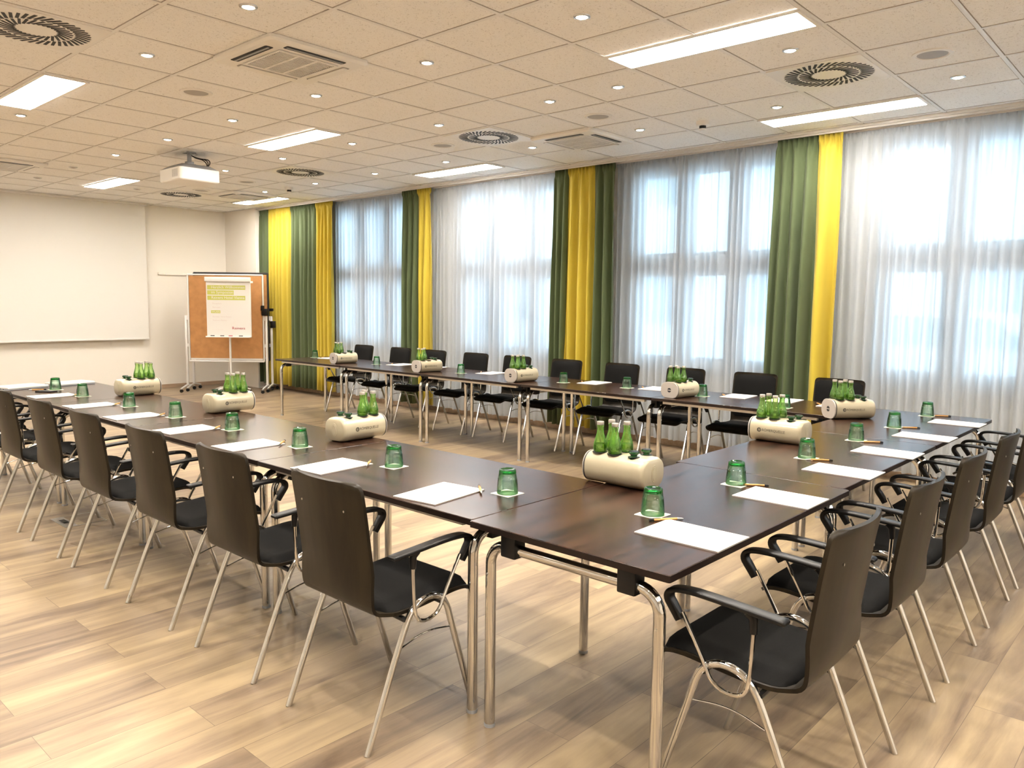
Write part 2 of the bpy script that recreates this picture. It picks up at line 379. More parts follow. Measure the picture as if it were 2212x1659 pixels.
# ------------------------------------------------------------------ curtains
def sheet(name, y0, y1, x0, zt, zb, pleat, amp, mat, seed, flare=0.0, tight=0.35, solid=0.0, head=0.07, mid=None):
    """pleated cloth; the wave is a function of y alone, so neighbouring strips meet edge to edge"""
    def rk(k, q): return random.Random(int(k) * 31 + q * 7 + seed).uniform(-1, 1)
    def lerp(c, q):
        k = math.floor(c); fr = c - k; fr = fr * fr * (3 - 2 * fr); return rk(k, q) * (1 - fr) + rk(k + 1, q) * fr
    L = abs(y1 - y0); ns = max(24, round(L / pleat * 14))
    zs = [zt, zt - head * 0.5, zt - head, zt - head * 1.8, zt - 0.25, zt - 0.5]
    k = 9
    zs += [zt - 0.5 - (zt - 0.5 - zb) * (q + 1) / k for q in range(k)]
    vs = []; mid = (y0 + y1) / 2 if mid is None else mid
    for z in zs:
        t = (zt - z) / (zt - zb)
        for i in range(ns + 1):
            y = y0 + (y1 - y0) * i / ns; c = y / pleat
            aa = 1 + 0.35 * lerp(c * 0.9, 1)
            a_t = amp * (tight + (1 - tight) * min(1, t * 2.2)) * (0.9 + 0.25 * t)
            wv = math.sin(2 * PI * (c + 0.42 * lerp(c * 0.55, 2) + 0.10 * lerp(c * 0.7 + 3 * t, 3)))
            x = x0 + a_t * aa * math.copysign(abs(wv) ** 0.8, wv)
            if z > zt - head * 0.9: x = x0 + amp * tight * 0.9 * math.sin(2 * PI * c * 2.5 + 1)
            elif z > zt - 0.3: x += amp * 0.22 * math.sin(2 * PI * c * 2 + 1) * (1 - t * 6)
            yy = y + 0.010 * math.sin(2 * PI * c * 0.5 + 2 * t) * t
            yy = mid + (yy - mid) * (1 + flare * t)
            zz = z + (0.006 * math.sin(c * 3.1) if z == zs[-1] else 0)
            vs.append((x, yy, zz))
    W = ns + 1
    fs = [(r_ * W + i, r_ * W + i + 1, (r_ + 1) * W + i + 1, (r_ + 1) * W + i) for r_ in range(len(zs) - 1) for i in range(ns)]
    b = MB(); b.add(vs, fs); o = b.build(name, mat, angle=180, fix=False)
    if solid:
        md = o.modifiers.new('thickness', 'SOLIDIFY'); md.thickness = solid; md.offset = 0
    return o
G, Y = 'green', 'yellow'
drapes = [
    (11.965, 11.697, G, 'green drape strip at the far room corner behind the pinboards'),
    (11.697, 11.05, Y, 'yellow drape strip right behind the right edge of the pinboards'),
    (11.05, 10.36, G, 'wide green drape strip between two yellow ones by the room corner'),
    (10.36, 9.904, Y, 'yellow drape strip beside the far end of the window table row'),
    (8.30, 7.989, G, 'narrow green drape at the second curtain pier from the screen'),
    (7.989, 7.735, Y, 'narrow yellow drape at the second curtain pier from the screen'),
    (5.66, 5.47, G, 'green drape left of the yellow strip in the three-part curtain'),
    (5.47, 5.106, Y, 'yellow drape in the middle of the three-part curtain between two greens'),
    (5.106, 4.842, G, 'green drape right of the yellow strip in the three-part curtain'),
    (3.08, 2.715, G, 'wide green drape at the pier nearest the right edge of the photo'),
    (2.715, 2.50, Y, 'yellow drape at the pier nearest the right edge of the photo')]
for i, (a, c, k, lb) in enumerate(drapes):
    md_ = 10.93 if i < 4 else 8.0 if i < 6 else 5.25 if i < 9 else 2.78
    o = sheet('curtain', a, c, 6.935, HC - 0.03, 0.10, 0.115, 0.050, M[k], 3, head=0.10, flare=0.10 if i > 3 else 0.0, solid=0.003, mid=md_)
    tag(o, lb, 'curtain', 'green and yellow drapes along the window wall')
sheers = [
    (9.96, 8.22, 'white sheer curtain over the farthest window, next to the corner drapes'),
    (7.76, 6.76, 'white sheer curtain, far half, over the second window from the screen'),
    (6.76, 5.62, 'white sheer curtain, near half, over the second window from the screen'),
    (4.88, 4.00, 'white sheer curtain, left half, over the window between the broad drapes'),
    (4.00, 3.12, 'white sheer curtain, right half, over the window between the broad drapes'),
    (2.57, 1.42, 'white sheer curtain beside the nearest yellow drape at the right window'),
    (1.42, -0.28, 'white sheer curtain at the right edge of the photo'),
    (-0.28, -2.3, None)]
for i, (a, c, lb) in enumerate(sheers):
    o = sheet('sheer_curtain', a, c, 7.03, HC - 0.03, 0.085, 0.085, 0.030, M['sheer'], 11, tight=0.5, head=0.05)
    tag(o, lb or 'white sheer curtain beyond the right edge of the photo', 'sheer curtain', 'white sheer curtains over the windows')

# ------------------------------------------------------------------ ceiling fixtures
def led_panel():
    root = empty('ceiling_light_panel')
    b = MB(); hx, hy = 0.150, 0.612
    for x0, x1, y0, y1 in ((-hx, hx, -hy, -hy + 0.022), (-hx, hx, hy - 0.022, hy), (-hx, -hx + 0.022, -hy + 0.022, hy - 0.022), (hx - 0.022, hx, -hy + 0.022, hy - 0.022)):
        b.box(x0, x1, y0, y1, -0.010, 0.0)
    b.build('frame', M['white'], parent=root, smooth=False)
    b = MB(); b.box(-hx + 0.022, hx - 0.022, -hy + 0.022, hy - 0.022, -0.007, -0.001)
    b.build('diffuser', M['panel'], parent=root, smooth=False)
    return root
panels = [(1.75, -1, 'bright long light panel nearest the top right of the photo'), (5.25, -1, 'bright long light panel above the nearest green and yellow drapes'),
          (-1.75, 6, 'bright light panel at the left edge of the photo'), (1.75, 6, 'bright light panel in mid ceiling to the right of the projector'),
          (5.25, 6, 'bright light panel above the second sheer-covered window from the screen'), (1.75, 13, 'bright light panel to the left of the projector near the screen'),
          (5.25, 13, 'bright light panel at the room corner above the pinboards')]
pp = led_panel()
for k, (i, j, lb) in enumerate(panels + [(-1.75, -1, None), (-5.25, -1, None), (-5.25, 6, None), (-1.75, 13, None), (-5.25, 13, None), (1.75, -8, None), (-1.75, -8, None), (5.25, -8, None), (-5.25, -8, None)]):
    place(pp, k == 0, (tx(i), ty(j), HC - 0.004), 0, lb or 'bright light panel in the ceiling behind or beside the camera', 'ceiling light', 'rectangular light panels in the ceiling')

def swirl():
    root = empty('air_diffuser')
    b = MB(); b.box(-0.296, 0.296, -0.296, 0.296, -0.008, 0); b.build('face_plate', M['white'], parent=root, smooth=False, bevel=0.002)
    b = MB(); rnd = random.Random(2)
    for n, r0, r1, hw, tilt in ((42, 0.190, 0.274, 0.0085, 0.5), (28, 0.100, 0.182, 0.0075, 0.6)):
        for k in range(n):
            a = 2 * PI * k / n; rm = (r0 + r1) / 2; c = (rm * math.cos(a), rm * math.sin(a), -0.0085)
            ax = (math.cos(a + tilt), math.sin(a + tilt), 0); ay = (-math.sin(a + tilt), math.cos(a + tilt), 0)
            b.obox(c, ax, ay, (0, 0, 1), (r1 - r0) / 2 / math.cos(tilt) * 0.93, hw, 0.001)
    b.build('swirl_slots', M['slot'], parent=root, smooth=False)
    return root
sw = swirl()
for k, (i, j, lb) in enumerate([(-2.5, 3.5, 'round swirl air diffuser cut by the top left corner'), (3.5, -1.5, 'swirl air diffuser between the two right-hand light panels'),
        (3.5, 3.5, 'swirl air diffuser next to the middle ceiling cassette'), (3.5, 8.5, 'swirl air diffuser to the right of the projector'), (3.5, 13.5, 'swirl air diffuser farthest away, below the projector in view')]):
    place(sw, k == 0, (tx(i), ty(j), HC - 0.002), 0, lb, 'air diffuser', 'swirl air diffusers in the ceiling')

def cassette():
    root = empty('air_conditioner_cassette')
    b = MB(); R0 = rrect(0.35, 0.35, 0.035); R1 = rrect(0.335, 0.335, 0.03)
    b.loft([[(x, y, 0) for x, y in R0], [(x, y, -0.018) for x, y in R0], [(x, y, -0.032) for x, y in R1]])
    b.build('panel', M['white'], parent=root)
    b = MB(); b.box(-0.2, 0.2, -0.2, 0.2, -0.0345, -0.03); gr = b.build('intake_grille', M['slot'], parent=root, smooth=False)
    b = MB()
    for k in range(19): y = -0.18 + k * 0.02; b.box(-0.185, 0.185, y - 0.0045, y + 0.0045, -0.038, -0.034)
    for x in (-0.2, -0.065, 0.065, 0.2): b.box(x - 0.008, x + 0.008, -0.195, 0.195, -0.039, -0.034)
    for y in (-0.2, 0.2): b.box(-0.208, 0.208, y - 0.008, y + 0.008, -0.039, -0.034)
    b.build('grille_slats', M['white'], parent=gr, smooth=False)
    for k in range(4):
        b = MB(); P = rrect(0.21, 0.027, 0.012)
        def tr(x, y, z): 
            c_, s_ = math.cos(k * PI / 2), math.sin(k * PI / 2); y += 0.272
            return (x * c_ - y * s_, x * s_ + y * c_, z)
        b.loft([[tr(x, y, -0.0325) for x, y in P], [tr(x, y, -0.0335) for x, y in P]])
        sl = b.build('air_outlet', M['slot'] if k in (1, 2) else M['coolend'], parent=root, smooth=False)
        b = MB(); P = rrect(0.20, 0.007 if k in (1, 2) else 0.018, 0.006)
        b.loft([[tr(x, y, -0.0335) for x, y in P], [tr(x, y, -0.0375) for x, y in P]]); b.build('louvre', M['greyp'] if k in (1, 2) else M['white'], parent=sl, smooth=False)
    return root
ca = cassette()
for k, (i, j, lb) in enumerate([(-0.48, 2.48, 'large square air-conditioning cassette at the top, left of centre'), (4.48, 2.5, 'air-conditioning cassette above the three-part curtain'),
        (4.5, 12.4, 'farthest air-conditioning cassette, beside the corner light panel'), (-0.5, 12.0, 'air-conditioning cassette cut by the left edge of the photo')]):
    place(ca, k == 0, (tx(i), ty(j), HC - 0.002), 0, lb, 'air conditioner', 'square air-conditioning cassettes')

def downlight(lit):
    root = empty('recessed_spotlight')
    b = MB(); b.lathe([(0.031, -0.001), (0.031, -0.006), (0.036, -0.009), (0.045, -0.006), (0.047, 0.0)], 24, capb=False, capt=False); b.build('trim_ring', M['steel'], parent=root)
    b = MB(); b.lathe([(0.0305, 0.0), (0.030, -0.006), (0.018, -0.011), (0.004, -0.013)], 20); b.build('bulb', M['bulb'] if lit else M['bulboff'], parent=root)
    if lit:
        ld = bpy.data.lights.new('bulb_beam', 'SPOT'); ld.energy = SPOT_W; ld.spot_size = math.radians(110); ld.spot_blend = 0.9; ld.color = (1.0, 0.89, 0.74); ld.shadow_soft_size = 0.03
        o = bpy.data.objects.new('bulb_beam', ld); col.objects.link(o); o.parent = root; o.location = (0, 0, -0.03)
    return root
dl_on, dl_off = downlight(True), downlight(False)
spots = [(-1.5, 1.5, 'first spotlight at the top edge beside the big cassette'), (.5, -.5, 'spotlight at the top edge right of centre'), (-1.5, 3.5, 'spotlight right of the corner swirl diffuser'),
 (.5, 1.5, 'spotlight just right of the big cassette'), (2.5, -1.5, 'spotlight between the large right light panel and the right swirl diffuser'), (4.5, -2.5, 'spotlight farthest right, below the round speaker'),
 (.5, 3.5, 'spotlight in front of the big cassette, toward the screen'), (2.5, .5, 'spotlight right of centre below the large light panel corner'), (-1.5, 7.5, 'spotlight below the left-edge light panel'),
 (2.5, 1.5, 'spotlight above the round speaker near the middle cassette'), (4.5, -.5, 'spotlight above the longest right window light panel'), (.5, 5.5, 'spotlight left of the mid-ceiling light panel'),
 (2.5, 3.5, 'spotlight left of the middle swirl diffuser'), (.5, 7.5, 'spotlight directly above the projector in view'), (4.5, 1.5, 'spotlight right of the middle cassette, by the smoke detector'),
 (.5, 9.5, 'spotlight upper left of the projector'), (2.5, 5.5, 'spotlight right of the mid-ceiling light panel'), (4.5, 3.5, 'spotlight between middle diffuser and window light panel'),
 (2.5, 7.5, 'spotlight below the mid-ceiling light panel'), (2.5, 9.5, 'spotlight touching the right side of the projector in view'), (4.5, 5.5, 'spotlight just above the far window light panel'),
 (4.5, 7.5, 'spotlight left of the far window light panel'), (4.5, 9.5, 'spotlight right of the small far smoke detector'), (4.5, 11.5, 'farthest lit spotlight beside the far cassette')]
for k, (i, j, lb) in enumerate(spots + [(a, c, None) for a in (-5.5, -3.5, -1.5, .5) for c in (-8.5, -5.5, -3.5, -1.5)] + [(a, c, None) for a in (-7.5, -5.5, -3.5) for c in (1.5, 3.5, 5.5, 7.5, 10.5)]):  # last set is out of view, packed denser to brighten the left side
    place(dl_on, k == 0, (tx(i), ty(j), HC), 0, lb or 'unseen lit recessed spotlight in the ceiling behind or left of the camera', 'spotlight', 'recessed ceiling spotlights')
for k, (i, j, lb) in enumerate([(.5, 11.5, 'unlit spotlight left of the projector'), (.5, 13.5, 'unlit spotlight near the left cassette by the screen'), (2.5, 13.5, 'unlit spotlight beside the farthest swirl diffuser')]):
    place(dl_off, k == 0, (tx(i), ty(j), HC), 0, lb, 'spotlight', 'recessed ceiling spotlights')

def speaker():
    root = empty('ceiling_speaker')
    b = MB(); b.lathe([(0.085, -0.004), (0.092, -0.009), (0.112, -0.006), (0.115, 0)], 36, capb=False, capt=False); b.build('bezel', M['white'], parent=root)
    b = MB(); b.lathe([(0.088, -0.004), (0.0, -0.007)], 36, capt=False); b.build('speaker_grille', M['lgrille'], parent=root)
    return root
sp = speaker()
for k, (i, j, lb) in enumerate([(-.5, 4.5, 'round ceiling speaker left of the big cassette'), (3.5, 1.5, 'round ceiling speaker above the middle cassette'), (3.5, -2.5, 'round ceiling speaker at the top right'),
        (3.5, 4.5, 'round ceiling speaker left of the middle swirl diffuser'), (3.5, 10.5, 'round ceiling speaker between projector and far diffuser'), (3.5, 12.5, 'farthest round ceiling speaker beside the far cassette')]):
    place(sp, k == 0, (tx(i), ty(j), HC), 0, lb, 'speaker', 'round ceiling speakers')
def smoke():
    root = empty('smoke_detector')
    b = MB(); b.lathe([(0.055, 0), (0.055, -0.022), (0.050, -0.030), (0.036, -0.034)], 24, capt=True); b.build('base', M['white'], parent=root)
    b = MB(); b.lathe([(0.028, -0.034), (0.028, -0.058)], 20, capb=False); b.build('vent_band', M['blackp'], parent=root)
    b = MB(); b.lathe([(0.032, -0.058), (0.032, -0.064), (0.022, -0.072)], 20); b.build('cap', M['white'], parent=root)
    for k in range(8):
        pass
    return root
sm = smoke()
place(sm, True, (5.985, 3.31, HC), 0, 'white smoke detector on the ceiling near the green and yellow drapes', 'smoke detector', 'ceiling smoke detectors')
place(sm, False, (tx(4.5), ty(10.5), HC), 0, 'small far smoke detector on the ceiling above the corner drapes', 'smoke detector', 'ceiling smoke detectors')

# projector
def projector():
    root = empty('projector', (3.89, 8.08, HC), 0.0)
    tag(root, 'white ceiling-mounted projector with cables above its bracket', 'projector')
    b = MB(); R = rrect(0.215, 0.235, 0.03)
    b.loft([[(x, y, -0.31) for x, y in rrect(0.205, 0.225, 0.03)], [(x, y, -0.30) for x, y in R], [(x, y, -0.185) for x, y in R]])
    b.build('body', M['white'], parent=root)
    b = MB(); b.loft([[(x, y, -0.185) for x, y in R], [(x, y, -0.14) for x, y in rrect(0.15, 0.17, 0.03)]]); b.build('upper_housing', M['greyp'], parent=root)
    b = MB()
    b.box(-0.213, -0.209, -0.19, -0.06, -0.28, -0.20)
    g = b.build('side_vent', M['slot'], parent=root, smooth=False)
    b = MB()
    for k in range(9): b.box(-0.215, -0.212, -0.185 + k * 0.0145, -0.181 + k * 0.0145, -0.278, -0.202)
    b.build('vent_fins', M['blackp'], parent=g, smooth=False)
    b = MB(); b.lathe([(0.05, 0), (0.05, 0.02)], 24); o = b.build('lens', M['blackp'], parent=root, loc=(0.05, 0.23, -0.25)); o.rotation_euler = (-PI / 2, 0, 0)
    b = MB(); b.box(-0.05, 0.05, -0.05, 0.05, -0.006, 0); b.tube([(0, 0, -0.004), (0, 0, -0.10)], 0.022, 14); b.box(-0.035, 0.035, -0.03, 0.03, -0.14, -0.09)
    b.box(-0.12, 0.12, -0.012, 0.012, -0.142, -0.128); b.box(-0.012, 0.012, -0.12, 0.12, -0.142, -0.128)
    b.build('ceiling_bracket', M['greyp'], parent=root, smooth=False)
    for q in range(3):
        b = MB(); b.tube(smooth_path([(0.02, 0.01 * q, -0.02), (0.06 + 0.02 * q, -0.02, -0.05), (0.13 + 0.02 * q, -0.05 - 0.03 * q, -0.06), (0.15 + 0.01 * q, -0.1, -0.12), (0.10, -0.12, -0.15)], 3), 0.005, 8)
        b.build('cable', M['blackp'], parent=root)
projector()

# ------------------------------------------------------------------ tables
TL_, TW_ = 1.397, 0.778
def make_table():
    root = empty('conference_table')
    b = MB(); hx, hy = TL_ / 2, TW_ / 2; z0 = ZT - 0.022
    b.loft([[(x, y, z0) for x, y in rrect(hx, hy, 0.006, 2)], [(x, y, ZT - 0.002) for x, y in rrect(hx, hy, 0.006, 2)]])
    ed = b.build('table_edge', M['edge'], parent=root)
    b = MB(); b.loft([[(x, y, ZT - 0.002) for x, y in rrect(hx - 0.0005, hy - 0.0005, 0.006, 2)], [(x, y, ZT) for x, y in rrect(hx - 0.002, hy - 0.002, 0.006, 2)]])
    b.build('tabletop', M['top'], parent=root)
    zt = 0.655; rad = 0.0185; R = 0.07
    for sx in (-1, 1):
        x = sx * (hx - 0.0486)
        for sy in (-1, 1):
            y = sy * 0.332; b = MB()
            pts = [(x, y, 0.0), (x, y, 0.3), (x, y, zt - R)] + [(x, y - sy * R * (1 - math.cos(a)), zt - R + R * math.sin(a)) for a in [PI / 2 * q / 8 for q in range(1, 9)]] + [(x, y - sy * (R + 0.02), zt)]
            b.tube(pts, rad, 16); lg = b.build('leg', M['chrome'], parent=root)
            b = MB(); b.lathe([(rad + 0.001, 0), (rad + 0.001, 0.012)], 16); b.build('foot_cap', M['greyp'], parent=lg, loc=(x, y, 0.0))
            b = MB(); b.tube([(x - 0.02, y, 0.55), (x + 0.02, y, 0.55)], 0.004, 8); b.build('rivet', M['steel'], parent=lg)
            b = MB(); b.box(x - 0.028, x + 0.028, y - sy * 0.10 - 0.032, y - sy * 0.10 + 0.032, zt - 0.026, z0 - 0.001)
            b.build('clamp_block', M['blackp'], parent=root, bevel=0.006)
        b = MB(); b.tube([(x, -0.332 + R + 0.015, zt), (x, 0.332 - R - 0.015, zt)], rad, 16); b.build('crossbar', M['chrome'], parent=root)
    for sy in (-1, 1):
        b = MB(); b.box(-hx + 0.085, hx - 0.085, sy * (hy - 0.055) - 0.014, sy * (hy - 0.055) + 0.014, z0 - 0.024, z0); b.build('side_rail', M['alu'], parent=root, smooth=False)
    return root
tp = make_table(); first = True
def table(x, y, rz, lb, g, dz=0):
    global first
    place(tp, first, (x, y, dz), rz, lb, 'table', g); first = False
nm = ['first', 'second', 'third', 'fourth', 'fifth', 'sixth', 'seventh', 'eighth', 'ninth', 'tenth']
for k, (x, y) in enumerate([(1.825 + 0.7, 1.45), (3.225 + 0.7, 1.475), (4.625 + 0.7, 1.475)]):
    table(x, y, 0, ['dark wood table at the near corner with its open end facing the camera', 'middle dark table of the three in the short arm joining both rows', 'dark table at the far right end, beside the window row'][k], 'tables of the short near arm')
for k in range(4):
    table(1.842 + TW_ / 2, 1.842 + 1.4 * k + 0.7, PI / 2, 'dark table of the left row, %s from the near corner' % nm[k], 'tables of the left row')
for k in range(5):
    table(5.352 + TW_ / 2, 1.935 + 1.4 * k + 0.7, PI / 2, 'dark table of the window row, %s counting from the far free end' % nm[4 - k], 'tables of the window row')

# ------------------------------------------------------------------ chairs
def make_chair():
    root = empty('armchair')
    prof = smooth_path([(-.262, .888), (-.243, .78), (-.222, .62), (-.205, .50), (-.185, .448), (-.13, .434), (-.05, .430), (.08, .440), (.18, .449), (.235, .440), (.262, .418)], 2)
    P = [Vector((p[0], 0, p[1])) if len(p) == 2 else p for p in prof]
    n = len(P); L = [0.0]
    for a, c in zip(P[:-1], P[1:]): L.append(L[-1] + (c - a).length)
    tot = L[-1]
    def half(s):
        base = 0.200 if s < 0.40 else (0.200 + 0.018 * min(1, (s - 0.40) / 0.12))
        base = base + 0.0
        d = min(s, tot - s); rr = 0.045 if s > tot / 2 else 0.03
        if d < rr: base -= rr * (1 - math.sqrt(max(0, 1 - ((rr - d) / rr) ** 2)))
        if 0.40 < s < 0.52: base -= 0.008 * math.sin(PI * (s - 0.40) / 0.12)
        return base
    def nrm(i):
        t = (P[min(i + 1, n - 1)] - P[max(i - 1, 0)]).normalized(); return Vector((t.z, 0, -t.x)) * -1
    def curve(s, q):
        back = max(0, min(1, (0.46 - s) / 0.15))
        return 0.030 * back * q * q
    NV = 12
    def sheet_solid(s0, s1, inset, o0, o1, puff=0.0, name='', mat=None, parent=None, drop=0.0):
        idx = [i for i in range(n) if s0 - 1e-6 <= L[i] <= s1 + 1e-6]
        rows = {}; b = MB(); vs = []
        for lay in (0, 1):
            for ii, i in enumerate(idx):
                hw = half(L[i]) - inset
                if inset:
                    d = min(L[i] - L[idx[0]], L[idx[-1]] - L[i]); rr = 0.03
                    if d < rr: hw -= rr * (1 - math.sqrt(max(0, 1 - ((rr - d) / rr) ** 2)))
                N_ = nrm(i)
                for j in range(NV + 1):
                    q = -1 + 2 * j / NV; y = q * hw
                    off = o0 if lay == 0 else o1
                    if lay == 1 and puff:
                        ed = min(1, (1 - abs(q)) / 0.22) * min(1, (min(ii, len(idx) - 1 - ii) + 0.0) / 2.0)
                        off = o0 + 0.001 + (o1 - o0) * math.sqrt(max(0, min(1, ed)))
                    p = P[i] + N_ * off + Vector((curve(L[i], q), y, 0)); vs.append(p)
        W = NV + 1; K = len(idx); o = K * W; fs = []
        for a in range(K - 1):
            for j in range(NV):
                fs.append((a * W + j, a * W + j + 1, (a + 1) * W + j + 1, (a + 1) * W + j)); fs.append((o + a * W + j, o + (a + 1) * W + j, o + (a + 1) * W + j + 1, o + a * W + j + 1))
        for a in range(K - 1):
            fs.append((a * W, (a + 1) * W, o + (a + 1) * W, o + a * W)); fs.append((a * W + NV, o + a * W + NV, o + (a + 1) * W + NV, (a + 1) * W + NV))
        for j in range(NV):
            fs.append((j, o + j, o + j + 1, j + 1)); z_ = (K - 1) * W; fs.append((z_ + j, z_ + j + 1, o + z_ + j + 1, o + z_ + j))
        b.add(vs, fs); return b.build(name, mat, parent=parent, angle=50)
    # sign: front/top side is where pads sit
    t_mid = nrm(3); sgn = 1 if t_mid.x > 0 else -1
    sheet_solid(0, tot, 0, -0.006 * sgn, 0.006 * sgn, name='seat_shell', mat=M['shell'], parent=root)
    sheet_solid(0.012, 0.40, 0.012, 0.006 * sgn, 0.022 * sgn, puff=1, name='backrest_pad', mat=M['pad'], parent=root)
    sheet_solid(0.47, tot - 0.015, 0.010, 0.006 * sgn, 0.030 * sgn, puff=1, name='seat_pad', mat=M['pad'], parent=root)
    for sx, sz in ((0, 0.79), (0, 0.52)):
        for sy in (-0.12, 0.12):
            b = MB(); xx = -0.262 + (0.888 - sz) * 0.155 + 0.0; b.tube([(xx + curve(0.1, 0.6) - 0.0055, sy, sz), (xx + 0.004, sy, sz)], 0.004, 8)
            b.build('screw', M['steel'], parent=root)
    for sy in (-1, 1):
        y = sy * 0.232
        arch = smooth_path([(-.24, y, 0), (-.09, y, .37), (-.045, y, .448), (.035, y, .470), (.105, y, .435), (.135, y, .33), (.24, y, 0)], 3)
        k = len(arch) // 2
        b = MB(); b.tube(arch[:k + 1], 0.0115, 12); b.build('leg', M['chrome'], parent=root)
        b = MB(); b.tube(arch[k:], 0.0115, 12); b.build('leg', M['chrome'], parent=root)
        ya = sy * 0.246
        loop = smooth_path([(-.058, ya, .60), (-.052, ya, .44), (-.035, ya, .398), (.01, ya, .388), (.06, ya, .405), (.085, ya, .46), (.160, ya, .585)], 3)
        b = MB(); b.tube(loop, 0.0065, 10); sup = b.build('armrest_support', M['chrome'], parent=root)
        path = smooth_path([(-.150, .640), (-.06, .646), (.06, .654), (.14, .656), (.195, .648), (.208, .622), (.188, .596), (.165, .562)], 2)
        rings = []; K = len(path)
        for i, p in enumerate(path):
            a = path[max(i - 1, 0)]; c = path[min(i + 1, K - 1)]; t = Vector((c[0] - a[0], 0, c[1] - a[1])).normalized(); nn = Vector((-t.z, 0, t.x))
            s = i / (K - 1); hw = 0.021 if s < 0.55 else 0.021 + (0.012 - 0.021) * (s - 0.55) / 0.45
            th = 0.0075 if s < 0.5 else 0.0075 + 0.005 * min(1, (s - 0.5) / 0.3)
            if i == 0: hw *= 0.8; th *= 0.5
            c0 = Vector((p[0], ya, p[1]))
            rings.append([c0 + Vector((0, 1, 0)) * q[0] + nn * q[1] for q in rrect(hw, th, 0.006, 3)])
        b = MB(); b.loft(rings)
        b.tube([(-.045, ya, .642), (-.056, ya, .625), (-.058, ya, .585)], [0.017, 0.0125, 0.0105], 12)
        b.build('armrest', M['blackp'], parent=root)
        b = MB(); b.tube(smooth_path([(-.108, y, .315), (0.01, y - sy * 0.004, .345), (.138, y, .325)], 3), 0.003, 8); b.build('brace', M['chrome'], parent=root)
    for x_, z_ in ((-.075, .408), (.095, .424)):
        b = MB(); b.tube([(x_, -.232, z_), (x_, -.12, z_ + 0.004), (x_, .12, z_ + 0.004), (x_, .232, z_)], 0.010, 10); b.build('seat_support', M['blackp'], parent=root)
    return root
cp = make_chair(); fc = True
def chair(x, y, rz, lb, g):
    global fc
    place(cp, fc, (x, y, 0), rz, lb, 'chair', g); fc = False
for k, y in enumerate([2.172, 2.882, 3.591, 4.326, 5.010, 5.724, 6.43, 7.13]):
    chair(1.7075, y, 0, 'dark veneer armchair at the left table row, %s from the near corner' % nm[k], 'armchairs along the left row')
for k, x in enumerate([2.195, 2.902, 3.571, 4.292, 4.99, 5.70]):
    chair(x, 0.928, PI / 2, 'dark veneer armchair at the right-hand arm, %s from the near corner' % nm[k], 'armchairs along the right-hand arm')
for k, y in enumerate([8.55, 7.78, 7.13, 6.42, 5.77, 5.07, 4.37, 3.66, 2.975, 2.255]):
    chair(6.243, y, PI, 'black padded armchair at the window row, %s from the far free end' % nm[k], 'armchairs along the window row')

